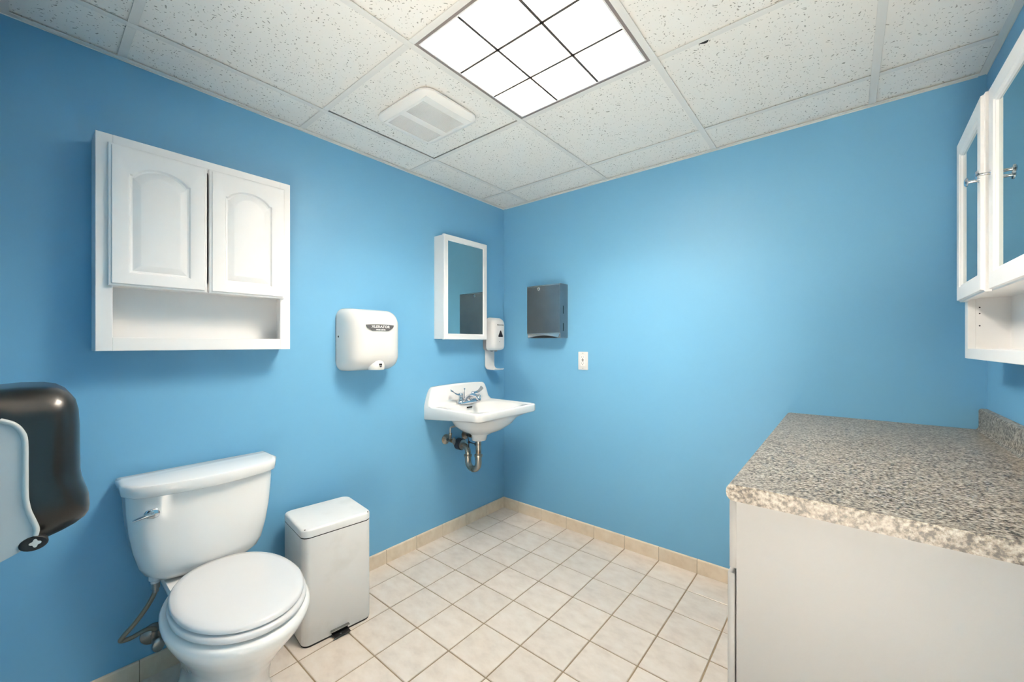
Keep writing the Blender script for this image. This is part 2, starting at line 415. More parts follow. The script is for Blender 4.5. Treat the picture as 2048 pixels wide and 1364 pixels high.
# ================================================================== LEFT WALL CABINET (arched doors)
def door_rings(w, h, contour, prof, N=(10, 14, 24)):
    """points (u, v) along rect of inset i (same parameterisation as the contour)"""
    nb, ns, nt_ = N
    def rect(i):
        return ([(i+(w-2*i)*k/nb, i) for k in range(nb)]+[(w-i, i+(h-2*i)*k/ns) for k in range(ns)]
                + [(w-i-(w-2*i)*k/nt_, h-i) for k in range(nt_)]+[(i, h-i-(h-2*i)*k/ns) for k in range(ns)])
    return rect
def arch_contour(w, h, mx, mb, sh, arch, N=(10, 14, 24)):
    nb, ns, nt_ = N
    def c(o):
        x0, x1, y0, y1 = mx+o, w-mx-o, mb+o, sh-o
        pts = [(x0+(x1-x0)*k/nb, y0) for k in range(nb)]+[(x1, y0+(y1-y0)*k/ns) for k in range(ns)]
        for k in range(nt_):
            s = 1-2*k/nt_; q = .9
            pts.append(((x0+x1)/2+s*(x1-x0)/2, y1+(arch*((1-(s/q)**2)**.75) if abs(s) < q else 0)))
        return pts+[(x0, y1-(y1-y0)*k/ns) for k in range(ns)]
    return c
def arched_door(bm, f, w, h, t):
    rect = door_rings(w, h, None, None); con = arch_contour(w, h, .050, .046, h-.090, .034)
    R = [(rect(0), 0), (rect(0), t-.008), (rect(.002), t-.006), (rect(.007), t-.0055), (rect(.009), t), (con(-.004), t), (con(0), t-.001), (con(.004), t-.008), (con(.009), t-.009), (con(.011), t-.008), (con(.028), t-.0005), (con(.031), t-.0003)]
    loft(bm, [[f(u, v, d) for u, v in r] for r, d in R])
wc = thing('wall_cabinet', 'white two-door wall cabinet with arched raised panels above the toilet', 'cabinet', (0, -1.855, 1.203))
y0, y1, z0, z1, D = -2.15, -1.559, 1.203, 1.917, .118
bm = B()
box(bm, 0, .006, y0, y1, z0, z1)                                # back
box(bm, .006, D-.019, y0, y0+.014, z0, z1); box(bm, .006, D-.019, y1-.014, y1, z0, z1)
box(bm, .006, D-.019, y0+.014, y1-.014, z1-.014, z1)
box(bm, .006, D-.019, y0+.014, y1-.014, z0+.026, z0+.040); box(bm, .006, D-.019, y0+.014, y1-.014, 1.424, 1.438)
part('case', bm, 'white', wc, smooth=False)
bm = B()
box(bm, D-.019, D, y0, y0+.040, z0, z1, .001, 1); box(bm, D-.019, D, y1-.040, y1, z0, z1, .001, 1)
box(bm, D-.019, D, y0+.040, y1-.040, z0, z0+.044, .001, 1); box(bm, D-.019, D, y0+.040, y1-.040, z1-.045, z1, .001, 1); box(bm, D-.019, D, y0+.040, y1-.040, 1.420, 1.455, .001, 1)
part('face_frame', bm, 'white', wc, smooth=False)
for a, b in ((-2.122, -1.858), (-1.851, -1.587)):
    bm = B(); arched_door(bm, lambda u, v, d: (D+.0005+d, a+u, 1.418+v), b-a, .468, .019)
    part('door', bm, 'white', wc, sharp=25)

# ================================================================== HAND DRYER
hd = thing('hand_dryer', 'white rounded electric hand dryer with grey name badge on blue wall', 'hand dryer', (0, -1.148, 1.094))
HY, HZ = -1.148, 1.247
def dryer_ring(x, ins, dz=0, r=.075):
    w, h = .149-ins, .159-ins*1.0
    return [(x, HY+a, HZ+dz+b) for a, b in rrect(-w, w, -h, h, 0, 8, rs=(max(r-ins*.4, .02)*.8, max(r-ins*.4, .02)*.85, max(r-ins*.4, .02)*.85, max(r-ins*.4, .02)*.8))]
bm = B()
loft(bm, [dryer_ring(.006, 0, r=.05), dryer_ring(.05, .001, r=.055), dryer_ring(.085, .004, r=.07), dryer_ring(.115, .012), dryer_ring(.138, .025), dryer_ring(.153, .042, .001), dryer_ring(.162, .062, .003), dryer_ring(.166, .085, .004), dryer_ring(.1675, .115, .004)])
# nozzle swelling out of the lower front
noz = []
for z, r, xx in ((1.094, .040, .128), (1.10, .043, .128), (1.115, .044, .127), (1.135, .041, .122), (1.155, .033, .118), (1.172, .02, .112), (1.18, .006, .108)):
    noz.append([(xx+r*.95*math.cos(t*2*PI/28), HY+r*math.sin(t*2*PI/28), z) for t in range(28)])
loft(bm, noz)
part('cover', bm, 'enamel', hd, sharp=60)
bm = B(); prism(bm, rrect(HY-.1495, HY+.1495, 1.089, 1.4055, .05), lambda a, b: (0, a, b), lambda a, b: (.0065, a, b))
part('back_plate', bm, 'greyabs', hd)
badge_poly = []
for k in range(13): s = -1+2*k/12; badge_poly.append((HY+s*.078, 1.308+.016-.003*s*s))
for k in range(9):
    s = 1-k/8*.42; badge_poly.append((HY+s*.076, 1.308+.006-.022*(k/8)**.6))
badge_poly += [(2*HY-a, b) for a, b in badge_poly[:12:-1]]
bm = B(); prism(bm, badge_poly, lambda a, b: (.155, a, b), lambda a, b: (.1712-abs((a-HY)/.078)**3*.0025, a, b))
bd = part('name_badge', bm, 'badge', hd, label='grey name badge', sharp=30)
xf = lambda a, b, d: (.1708-abs(a/.078)**3*.0025+d, HY+a, 1.3115+b)
part('lettering', text_bm('XLERATOR', .0175, xf, .0012, bold=.0003, squash=1.18), 'badge_text', bd, smooth=False)
part('lettering', text_bm('HAND DRYER', .0085, lambda a, b, d: (.1708+d, HY+a, 1.2965+b), .0012, bold=.0003), 'badge_text', bd, smooth=False)
bm = B(); xq = .1705
box(bm, xq-.006, xq+.0008, HY-.0065, HY+.0065, 1.1235, 1.1255); box(bm, xq-.006, xq+.0008, HY-.0065, HY-.0045, 1.116, 1.1255); box(bm, xq-.006, xq+.0008, HY+.0045, HY+.0065, 1.116, 1.1255); box(bm, xq-.006, xq+.0008, HY-.002, HY+.002, 1.1165, 1.1235)
prism(bm, [(HY-.0075, 1.113), (HY+.0075, 1.113), (HY, 1.1065)], lambda a, b: (xq-.006, a, b), lambda a, b: (xq+.0008, a, b))
part('hand_symbol', bm, 'dark', hd, smooth=False)
bm = B(); lathe(bm, (.028, HY-.1485, 1.262), (0, -1, 0), [(0, .005), (.0012, .005), (.0014, .003)], 12); part('side_screw', bm, 'dark', hd)

# ================================================================== MIRROR MEDICINE CABINET
mc = thing('mirror_cabinet', 'white framed mirror cabinet above the corner sink', 'mirror cabinet', (0, -.475, 1.255))
y0, y1, z0, z1 = -.666, -.292, 1.256, 1.896
part('case', box(B(), 0, .080, y0, y1, z0, z1, .0015, 1), 'white', mc, smooth=False)
def rect_ring(f, i, w, h, d): return [f(u, v, d) for u, v in ((i, i), (w-i, i), (w-i, h-i), (i, h-i))]
bm = B(); f = lambda u, v, d: (.081+d, y0-.003+u, z0-.003+v); w, h = y1-y0+.006, z1-z0+.006
loft(bm, [rect_ring(f, i, w, h, d) for i, d in ((0, 0), (0, .015), (.003, .019), (.030, .019), (.034, .015), (.036, .0125))], cap1=False)
dr = part('door', bm, 'white', mc, smooth=False)
part('mirror_pane', box(B(), .086, .0932, y0+.032, y1-.032, z0+.032, z1-.032), 'mirror', dr, smooth=False)

# ================================================================== SOAP DISPENSER
sd = thing('soap_dispenser', 'white touch-free soap dispenser with dark window beside the mirror cabinet', 'soap dispenser', (0, -.165, 1.04))
SY = -.163
bm = B(); prism(bm, rrect(SY-.062, SY+.062, 1.175, 1.41, .03), lambda a, b: (0, a, b), lambda a, b: (.034, a, b)); part('back_plate', bm, 'greyabs', sd)
def soap_ring(x, i, zlo, zhi, r): return [(x, SY+a, b) for a, b in rrect(-.066+i, .066-i, zlo, zhi, 0, 6, rs=(r*.8, r, r, r*.8))]
bm = B()
loft(bm, [soap_ring(.034, 0, 1.178, 1.412, .035), soap_ring(.075, .002, 1.180, 1.408, .036), soap_ring(.095, .008, 1.184, 1.398, .036), soap_ring(.104, .018, 1.194, 1.388, .032), soap_ring(.107, .03, 1.205, 1.372, .025)])
part('cover', bm, 'abs', sd, sharp=50)
tri = [(0, .024), (.004, .022), (.019, -.008), (.02, -.013), (.017, -.0165), (-.017, -.0165), (-.02, -.013), (-.019, -.008), (-.004, .022)]
bm = B(); prism(bm, [(SY+.005+a*1.2, 1.292+b*1.15) for a, b in tri], lambda a, b: (.1, a, b), lambda a, b: (.1078, a, b)); part('sight_window', bm, 'sight', sd)
part('lettering', text_bm('PROVON', .0165, lambda a, b, d: (.1066+d, SY+.003+a, 1.357+b), .001, bold=.0002), 'print', sd, smooth=False)
bm = B(); lathe(bm, (.106, SY-.005, 1.241), (1, 0, 0), [(0, .0025), (.0016, .0025)], 10); part('indicator_light', bm, 'dark', sd)
for dy in (-.03, .012):
    bm = B(); lathe(bm, (.055, SY+dy, 1.184), (0, 0, -1), [(0, .012), (.008, .012), (.014, .007)], 14); part('nozzle', bm, 'greyabs', sd)
arc = [(.004+.002, 1.2)]
pth = [(.006, 1.19), (.006, 1.075)]+[(.036-.03*math.cos(t*PI/2/6), 1.075-.03*math.sin(t*PI/2/6)) for t in range(1, 7)]+[(.095, 1.043), (.1, 1.049)]
rings = []
for x, z in pth: rings.append([(x, SY-.046, z), (x, SY+.046, z)])
bm = B()
for s, (t) in enumerate((0,)):
    top = [[(x, SY-.046, z), (x, SY+.046, z)] for x, z in pth]
sec = []
for i, (x, z) in enumerate(pth):
    a = Vector(pth[max(i-1, 0)]); b = Vector(pth[min(i+1, len(pth)-1)]); d = (b-a).normalized(); nrm = Vector((-d.y, d.x))*.0018
    hw = .046 if i > 0 else .04
    sec.append([(x+nrm.x, SY-hw, z+nrm.y), (x+nrm.x, SY+hw, z+nrm.y), (x-nrm.x, SY+hw, z-nrm.y), (x-nrm.x, SY-hw, z-nrm.y)])
loft(bm, sec)
for s in (-1, 1):       # raised rims of the tray
    tube(bm, [(x+.001, SY+s*.046, z+.001) for x, z in pth], .0025, 8)
part('drip_tray', bm, 'abs', sd, sharp=50)

# ================================================================== STEEL PAPER TOWEL DISPENSER
td = thing('paper_towel_dispenser', 'stainless steel folded paper towel dispenser on the back wall', 'towel dispenser', (.428, 0, 1.264))
x0, x1, z0, z1, d = .296, .563, 1.264, 1.619, .098
bm = B(); box(bm, x0, x1, -d+.006, 0, z0, z1, .004, 2); part('body', bm, 'steel', td)
bm = B()
rr = lambda i, y: [(a, y, b) for a, b in rrect(x0+i, x1-i, z0+.028+i, z1-.002-i, .006)]
loft(bm, [rr(0, -d+.0065), rr(0, -d+.001), rr(.0025, -d-.0015), rr(.006, -d-.0015)])
dd = part('door', bm, 'steel', td)
bm = B(); box(bm, x0+.002, x1-.002, -d-.0025, -d+.001, z1-.009, z1-.003, .001, 1); part('top_hem', bm, 'steel_edge', dd, smooth=False)
bm = B(); box(bm, x0+.004, x1-.004, -d-.0025, -d+.001, z0+.028, z0+.033, .001, 1); part('bottom_hem', bm, 'steel_edge', dd, smooth=False)
bm = B(); lathe(bm, (.395, -d, z1-.026), (0, -1, 0), [(0, .012), (.004, .012), (.006, .010), (.006, .006), (.004, .005)], 20); part('lock', bm, 'chrome', dd)
# towel slot: curved lower front lip over a dark opening
bm = B()
lip = [(x0+.004, z0+.026)]+[(x0+.012+(x1-x0-.024)*k/16, z0+.004+.014*math.sin(PI*k/16)) for k in range(17)]+[(x1-.004, z0+.026)]
prism(bm, lip, lambda a, b: (a, -d-.001, b), lambda a, b: (a, -d+.008, b)); part('front_lip', bm, 'steel_edge', td, smooth=False)
bm = B(); slot = [(x0+.02+(x1-x0-.04)*k/16, z0+.001+.0165*math.sin(PI*k/16)) for k in range(17)]
prism(bm, slot, lambda a, b: (a, -d+.0052, b), lambda a, b: (a, -d+.02, b)); part('towel_slot', bm, 'dark', td, smooth=False)
for zz in (1.335, 1.448):
    part('refill_slot', box(B(), x1-.004, x1+.0004, -.062, -.054, zz-.026, zz+.026), 'dark', td, smooth=False)

# ================================================================== OUTLET
ot = thing('wall_outlet', 'white outlet with test buttons on the blue back wall', 'outlet', (.678, 0, 1.116))
ox, oz = .678, 1.116
bm = B(); loft(bm, [[(a, -y, b) for a, b in rrect(ox-.035+i, ox+.035-i, oz-.058+i, oz+.058-i, .004)] for i, y in ((0, 0), (0, .003), (.004, .0055))]); part('cover_plate', bm, 'abs', ot)
part('receptacle', box(B(), ox-.0165, ox+.0165, -.0075, -.005, oz-.0335, oz+.0335, .001, 1), 'white', ot, smooth=False)
for zc in (oz+.0225, oz-.0165):
    for dx, hh in ((-.0063, .004), (.0063, .0032)): part('blade_slot', box(B(), ox+dx-.0012, ox+dx+.0012, -.0078, -.007, zc-hh+.002, zc+hh+.002), 'dark', ot, smooth=False)
    bm = B(); lathe(bm, (ox, -.007, zc-.008), (0, -1, 0), [(0, .0028), (.0008, .0028)], 10); part('ground_hole', bm, 'dark', ot)
for zc, w in ((oz+.006, .007), (oz-.001, .006)): part('test_button', box(B(), ox-w, ox+w, -.0088, -.0072, zc-.0022, zc+.0022, .0004, 1), 'dark', ot, smooth=False)
for s in (-1, 1):
    bm = B(); lathe(bm, (ox, -.0053, oz+s*.048), (0, -1, 0), [(0, .003), (.0008, .0028)], 10); part('screw', bm, 'brushed', ot)

# ================================================================== SINK
sk = thing('wall_sink', 'white wall-hung corner washbasin with chrome wrist-blade faucet', 'sink', (0, -.475, .62))
KY, KZ = -.475, .845
N = 96
def ray_rect(t, cx, x0, x1, hw, r):
    """distance along angle t from (cx, 0) to a rounded rectangle"""
    c, s = math.cos(t), math.sin(t); lo, hi = 0., 2.
    def inside(q):
        x, y = cx+q*c, abs(q*s)
        if x < x0 or x > x1 or y > hw: return False
        ex = max(x-(x1-r), 0); ey = max(y-(hw-r), 0)
        return not (ex > 0 and ey > 0 and ex*ex+ey*ey > r*r)
    for _ in range(40):
        m = (lo+hi)/2
        if inside(m): lo = m
        else: hi = m
    return lo
BX = .255     # basin centre
th = [2*PI*i/N for i in range(N)]
for sg in (-1, 1):                               # exact rays into the two wall corners
    a_ = math.atan2(sg*.2675, -(BX-.0007)) % (2*PI); th[min(range(N), key=lambda k: abs(th[k]-a_))] = a_
def oring(ins, z, zf=None):
    out = []
    for t in th:
        r = ray_rect(t, BX, .0005, .462-ins, .268-ins, max(.03-ins*.6, .012))
        x, y = BX+r*math.cos(t), KY+r*math.sin(t)
        out.append((x, y, z if zf is None else zf(x)))
    return out
def bring(a, b, z, cx=BX, p=2.4):
    out = []
    for t in th:
        c, s = math.cos(t), math.sin(t); q = (abs(c/a)**p+abs(s/b)**p)**(-1/p)
        out.append((cx+q*c, KY+q*s, z))
    return out
low = lambda x: KZ-.048-.035*max(0, 1-x/.40)
bm = B()
loft(bm, [bring(.022, .022, .617, .20, 2), bring(.045, .045, .622, .205, 2), bring(.05, .052, .655, .21, 2), bring(.075, .085, .675, .225, 2), bring(.12, .15, .70, .24, 2), bring(.155, .20, .735, .25, 2.1), bring(.175, .225, .77, BX, 2.2),
          oring(.016, 0, lambda x: low(x)+.001), oring(.005, 0, low), oring(0, 0, lambda x: low(x)+.006), oring(0, KZ-.009), oring(.0015, KZ-.004), oring(.005, KZ-.001), oring(.010, KZ), oring(.017, KZ-.001), oring(.021, KZ-.004),
          bring(.172, .232, KZ-.006, .262, 3.4), bring(.166, .224, KZ-.013, .262, 3.2), bring(.155, .205, KZ-.045, .26, 2.6), bring(.13, .17, KZ-.085, .25, 2.4), bring(.09, .11, KZ-.115, .235, 2.2), bring(.03, .03, KZ-.13, .215, 2)])
part('basin', bm, 'ceramic', sk, sharp=75)
# raised back ledge
def splash_top(s):                                # s in -1..1 across
    a = abs(s)
    return .966-.010*a*a-(.105*((a-.80)/.20)**2.2 if a > .80 else 0)
prof = []
S_ = [-1+2*k/48 for k in range(49)]
bm = B(); rings = []
for s in S_:
    y = KY+s*.2678; zt = max(splash_top(s), KZ+.004)
    hgt = zt-KZ
    rings.append([(0, y, KZ-.02), (0, y, zt-.004), (.006, y, zt), (.026, y, zt), (.033, y, zt-.004), (.037, y, zt-min(.014, hgt*.4)), (.044, y, KZ+min(.02, hgt*.4)), (.054, y, KZ+min(.004, hgt*.3)), (.07, y, KZ-.006)])
loft(bm, rings)
part('back_ledge', bm, 'ceramic', sk, sharp=50)
bm = B(); box(bm, .103, .113, KY-.008, KY+.032, KZ-.033, KZ-.025); part('overflow_slot', bm, 'dark', sk, smooth=False)
# faucet
QY, QX = -.462, .082
bm = B(); loft(bm, [[(x, y, z) for x, y in rrect(QX-.026+i, QX+.026-i, QY-.082+i, QY+.082-i, .024-i*.5)] for i, z in ((0, KZ-.004), (0, KZ+.008), (.004, KZ+.016), (.010, KZ+.020))])
fc = part('faucet', bm, 'chrome', sk, sharp=50, label='chrome faucet')
bm = B(); sp = spline([(QX, QY, KZ+.012), (QX+.02, QY, KZ+.036), (QX+.055, QY, KZ+.047), (QX+.095, QY, KZ+.044), (QX+.108, QY, KZ+.034), (QX+.11, QY, KZ+.024)], 5)
tube(bm, sp, [.022-.010*min(1, i/len(sp)*1.6) for i in range(len(sp))], 14); part('spout', bm, 'chrome', fc, sharp=60)
for s in (-1, 1):
    hy = QY+s*.055
    bm = B(); lathe(bm, (QX, hy, KZ+.014), (0, 0, 1), [(0, .020), (.012, .018), (.02, .014), (.034, .014), (.042, .015), (.05, .011), (.052, .004)], 18)
    hb = part('handle', bm, 'chrome', fc, sharp=50)
    bl = spline([(QX, hy, KZ+.054), (QX+.004, hy+s*.03, KZ+.056), (QX+.006, hy+s*.06, KZ+.066), (QX+.004, hy+s*.085, KZ+.083)], 6)
    bm = B(); rings = []
    for i, p in enumerate(bl):
        q = i/(len(bl)-1); wd = .006+.010*max(0, q-.35)/.65 if q < .9 else .016-.012*((q-.9)/.1)**2; hh = .004
        rings.append([(p.x+wd, p.y, p.z-hh+wd*.3), (p.x+wd*.7, p.y, p.z+hh+wd*.3), (p.x-wd*.7, p.y, p.z+hh+wd*.9), (p.x-wd, p.y, p.z-hh+wd*.9)])
    loft(bm, rings); part('wrist_blade', bm, 'chrome', hb, sharp=50)
bm = B(); lathe(bm, (QX-.014, QY-.008, KZ+.018), (0, 0, 1), [(0, .0025), (.062, .0025), (.064, .005), (.072, .0055), (.076, .003)], 12); part('lift_rod', bm, 'chrome', fc)
bm = B(); lathe(bm, (QX+.012, QY+.098, KZ), (0, 0, 1), [(0, .014), (.01, .014), (.024, .010), (.026, .013), (.038, .013), (.042, .006)], 16); part('side_knob', bm, 'chrome', sk)

# drain trap
tr = thing('drain_trap', 'tarnished metal p-trap drain pipe under the corner sink', 'drain pipe', (.1, KY, .42))
tx = .20
bm = B(); lathe(bm, (tx, KY, .62), (0, 0, -1), [(0, .03), (.003, .03), (.005, .018), (.11, .018)], 20); part('tailpiece', bm, 'pipe', tr)
lx, zb, rb = .106, .475, (tx-.106)/2
bend = [(tx, KY, .525), (tx, KY, .50)]+[(tx-rb+rb*math.cos(a), KY, zb-rb*math.sin(a)) for a in [PI*k/14 for k in range(15)]]+[(lx, KY, .50), (lx, KY, .512)]
bm = B(); tube(bm, bend, .020, 16); part('trap_bend', bm, 'pipe', tr, sharp=60)
arm = [(lx, KY, .50), (lx, KY, .525)]+[(lx-.04+.04*math.cos(a), KY, .525+.04*math.sin(a)) for a in [PI/2*k/6 for k in range(1, 7)]]+[(.03, KY, .568), (0, KY, .570)]
bm = B(); tube(bm, arm, .0185, 16); part('trap_arm', bm, 'pipe', tr, sharp=60)
def nut(p, dirv, r, l): bm = B(); lathe(bm, p, dirv, [(0, r*.8), (.002, r), (l-.002, r), (l, r*.8)], 16); return bm
part('slip_nut', nut((tx, KY, .512), (0, 0, 1), .0255, .018), 'pipe', tr); part('slip_nut', nut((lx, KY, .498), (0, 0, 1), .0255, .016), 'pipe', tr)
part('wall_collar', nut((.012, KY, .568), (1, 0, 0), .038, .042), 'black_pipe', tr, label='dark rubber wall collar')
part('escutcheon', nut((.054, KY, .568), (1, 0, 0), .033, .008), 'brushed', tr)
bm = B(); tube(bm, [(tx-.015, KY, .59), (.12, KY, .592), (.11, KY, .592)], .003, 8); lathe(bm, (.115, KY-.0, .584), (0, 0, 1), [(0, .003), (.003, .009), (.012, .009), (.016, .003)], 12); tube(bm, [(.113, KY, .59), (.112, KY, .55)], .003, 8); tube(bm, [(.113, KY, .59), (.1, KY, .64)], .0025, 8)
part('pop_up_linkage', bm, 'black_pipe', tr)
bm = B(); lathe(bm, (tx-.017, KY, .59), (-1, 0, 0), [(0, .011), (.008, .011), (.01, .008)], 12); part('pivot_nut', bm, 'black_pipe', tr)
def stop_valve(label, y, z, knob_dir):
    v = thing('shutoff_valve', label, 'valve', (0, y, z), group='valves under the sink')
    bm = B(); lathe(bm, (0, y, z), (1, 0, 0), [(0, .032), (.004, .032), (.014, .014), (.016, .012)], 20); part('escutcheon', bm, 'pipe', v)
    bm = B(); lathe(bm, (.014, y, z), (1, 0, 0), [(0, .010), (.03, .010), (.034, .013), (.055, .013), (.06, .008)], 14); lathe(bm, (.045, y, z), (0, 0, 1), [(0, .009), (.03, .009), (.032, .011), (.044, .011), (.046, .007)], 12); part('body', bm, 'pipe', v, sharp=50)
    bm = B(); lathe(bm, (.06, y, z), (1, 0, 0), [(0, .004), (.012, .004), (.014, .017), (.02, .019), (.024, .016)], 18, ell=(.6, 1.25)); part('knob', bm, 'brushed', v)
    bm = B(); tube(bm, spline([(.045, y, z+.04), (.045, y, z+.07), (.047, y+.006, z+.082), (.06, y+.03, z+.086), (.075, y+knob_dir, z+.088), (.08, y+knob_dir*1.3, z+.13)], 5), .006, 10); part('supply_tube', bm, 'brushed', v, sharp=60)
stop_valve('tarnished shutoff valve left of the sink trap, nearer the toilet', -.572, .612, .055)
stop_valve('tarnished shutoff valve behind the sink trap, nearer the room corner', -.40, .612, -.03)

# ================================================================== TOILET
to = thing('toilet', 'white two-piece toilet with closed lid against the left wall', 'toilet', (.35, -1.858, 0))
TY = -1.858; n = 56
EY = TY+.013
def egg(xb, xf, w, z, p=2., pb=None, split=.50):
    xc = xb+(xf-xb)*split; out = []
    for i in range(n):
        t = 2*PI*i/n; c, s = math.cos(t), math.sin(t)
        q = p if c > 0 else (pb or p); a = xf-xc if c > 0 else xc-xb
        out.append((xc+a*math.copysign(abs(c)**(2/q), c), EY+w*math.copysign(abs(s)**(2/q), s), z))
    return out
bm = B()
loft(bm, [egg(.09, .535, .118, 0, 2.4, 3.5), egg(.09, .535, .118, .02, 2.4, 3.5), egg(.095, .522, .110, .035, 2.4, 3.5), egg(.10, .525, .108, .10, 2.3, 3.2), egg(.10, .55, .114, .17, 2.2, 3), egg(.11, .60, .137, .23, 2.1, 2.6), egg(.12, .657, .165, .29, 2.05, 2.3),
          egg(.13, .70, .184, .335, 2.05, 2.2), egg(.14, .717, .192, .362, 2.05, 2.2), egg(.15, .719, .193, .378, 2.05, 2.2), egg(.155, .711, .186, .388, 2.05, 2.2), egg(.2, .66, .15, .390, 2.05, 2.2)])
bw = part('bowl', bm, 'ceramic', to, sharp=60)
bm = B()
deck = lambda z, k: [(x, TY+y, z) for x, y in rrect(.03, .32, -.128*k, .128*k, .035)]
loft(bm, [deck(.27, .55), deck(.32, .8), deck(.36, .97), deck(.387, 1), deck(.394, .97)]); part('tank_deck', bm, 'ceramic', bw, sharp=50)
for s in (-1, 1):
    bm = B(); lathe(bm, (.26, TY+s*.112, .012), (0, 0, 1), [(0, .016), (.012, .014), (.018, .006)], 14); part('bolt_cap', bm, 'ceramic', bw)
bm = B(); loft(bm, [egg(.205, .698, .174, .394, 2.05, 2.2), egg(.20, .705, .179, .399, 2.05, 2.2), egg(.20, .705, .179, .410, 2.05, 2.2), egg(.205, .698, .174, .4145, 2.05, 2.2)]); part('seat', bm, 'seat', to, sharp=60)
bm = B(); loft(bm, [egg(.20, .688, .168, .4175, 2.05, 2.2), egg(.195, .696, .174, .421, 2.05, 2.2), egg(.195, .696, .174, .429, 2.05, 2.2), egg(.20, .689, .168, .435, 2.05, 2.2), egg(.22, .665, .15, .438, 2.05, 2.2), egg(.30, .57, .08, .439, 2.05, 2.2)]); part('seat_lid', bm, 'seat', to, sharp=60)
for s in (-1, 1): part('hinge', box(B(), .19, .23, EY+s*.055-.016, EY+s*.055+.016, .391, .420, .005, 2), 'seat', to)
def dshape(hw, xb, xf, bow, r, z):
    pts = [(xb, -hw+.012), ]
    k = 20; fr = []
    for i in range(k+1):
        s = -1+2*i/k; y = s*hw
        x = xf-bow*s*s
        e = max(0, abs(s)-(1-r/hw))/(r/hw)
        x -= r*(1-math.sqrt(max(0, 1-e*e)))
        fr.append((x, y))
    pts = [(xb, -hw)]+[(xb+(fr[0][0]-xb)*q, -hw) for q in (.35, .7)]+fr+[(xb+(fr[0][0]-xb)*q, hw) for q in (.7, .35)]+[(xb, hw)]
    return [(x, TY+y, z) for x, y in pts]
bm = B()
loft(bm, [dshape(.120, .05, .155, .02, .035, .400), dshape(.150, .035, .178, .025, .04, .406), dshape(.172, .03, .194, .03, .045, .424), dshape(.188, .027, .203, .034, .045, .455), dshape(.202, .026, .209, .037, .045, .51), dshape(.213, .025, .214, .040, .045, .58), dshape(.219, .025, .217, .042, .045, .65), dshape(.222, .025, .218, .043, .045, .722)])
tk = part('tank', bm, 'ceramic', to, sharp=50)
bm = B()
loft(bm, [dshape(.230, .018, .236, .055, .045, .716), dshape(.234, .015, .240, .057, .045, .72), dshape(.236, .014, .243, .058, .045, .748), dshape(.233, .016, .240, .057, .044, .755), dshape(.224, .022, .230, .055, .042, .758)])
part('tank_lid', bm, 'ceramic', to, sharp=50)
# flush lever
bm = B(); lx_, ly_, lz_ = .186, -2.018, .657
lathe(bm, (lx_-.006, ly_, lz_), (1, -.12, 0), [(0, .021), (.010, .021), (.016, .017), (.018, .010)], 20, ell=(1.15, .9))
lv = part('flush_lever', bm, 'chrome', to, sharp=50, label='chrome flush lever')
bm = B(); tube(bm, spline([(lx_+.010, ly_, lz_), (lx_+.009, ly_-.025, lz_-.004), (lx_+.003, ly_-.052, lz_-.011)], 5), [.008, .0075, .007, .0065, .006, .0055, .005, .005, .0045, .004, .003], 10); part('lever_arm', bm, 'chrome', lv, sharp=60)
# fill-valve shank
bm = B(); lathe(bm, (.1, -2.0, .425), (0, 0, -1), [(0, .019), (.03, .019), (.034, .014), (.042, .014)], 14); part('shank_nut', bm, 'seat', to)
wv = thing('supply_valve', 'metal toilet shutoff valve and braided hose on the blue wall', 'valve', (0, -1.992, .15))
bm = B(); lathe(bm, (0, -1.992, .152), (1, 0, 0), [(0, .037), (.004, .036), (.014, .018), (.016, .014)], 24); part('escutcheon', bm, 'brushed', wv)
bm = B(); lathe(bm, (.014, -1.992, .152), (1, 0, 0), [(0, .010), (.04, .010), (.044, .013), (.066, .013), (.07, .008)], 14); lathe(bm, (.052, -1.992, .152), (0, 0, 1), [(0, .010), (.02, .010), (.022, .012), (.034, .012), (.036, .008)], 12); part('body', bm, 'brushed', wv, sharp=50)
bm = B(); lathe(bm, (.07, -1.99, .150), (1, 0, 0), [(0, .005), (.008, .006), (.010, .020), (.018, .023), (.024, .020), (.026, .012)], 20, ell=(.8, 1.1)); part('oval_handle', bm, 'brushed', wv, sharp=50)
hp = spline([(.1, -2.0, .37), (.1, -2.001, .35), (.095, -2.018, .31), (.085, -2.048, .262), (.07, -2.078, .222), (.062, -2.084, .205), (.058, -2.06, .198), (.055, -2.02, .204), (.053, -1.998, .196), (.052, -1.992, .182)], 6)
bm = B(); tube(bm, hp, .0075, 12); part('braided_hose', bm, 'hose', wv, sharp=60)
bm = B(); lathe(bm, (.1, -2.0, .3828), (0, 0, -1), [(0, .0125), (.02, .0125), (.022, .009), (.034, .009)], 14); part('hose_nut', bm, 'brushed', wv)

# ================================================================== STEP BIN
tc = thing('trash_can', 'white rectangular step-pedal trash can beside the toilet', 'trash can', (.195, -1.432, 0), math.radians(-6))
cr = lambda i, z, r=.03: [(a, b, z) for a, b in rrect(-.135+i, .135-i, -.143+i, .143-i, r-i*.5)]
bm = B(); loft(bm, [cr(.003, 0), cr(.003, .012)]); part('base_ring', bm, 'rubber', tc, local=True)
bm = B(); loft(bm, [cr(.001, .008), cr(0, .010), cr(0, .4395), cr(.002, .440)]); part('body', bm, 'can', tc, local=True)
bm = B(); loft(bm, [cr(.0005, .4395), cr(.0005, .4432)]); part('rim_seal', bm, 'rubber', tc, local=True)
bm = B(); loft(bm, [cr(.001, .443, .032), cr(-.001, .4445, .032), cr(-.001, .468, .032), cr(.0015, .473, .032), cr(.006, .4755, .032), cr(.012, .476, .032)]); ld = part('lid', bm, 'can', tc, local=True, sharp=50)
for x, y in ((.121, -.131), (.127, .128)):
    bm = B(); lathe(bm, (x, y, .4735), (0, 0, 1), [(0, .003), (.0022, .0025)], 8); part('paint_chip', bm, 'rubber', ld, local=True)
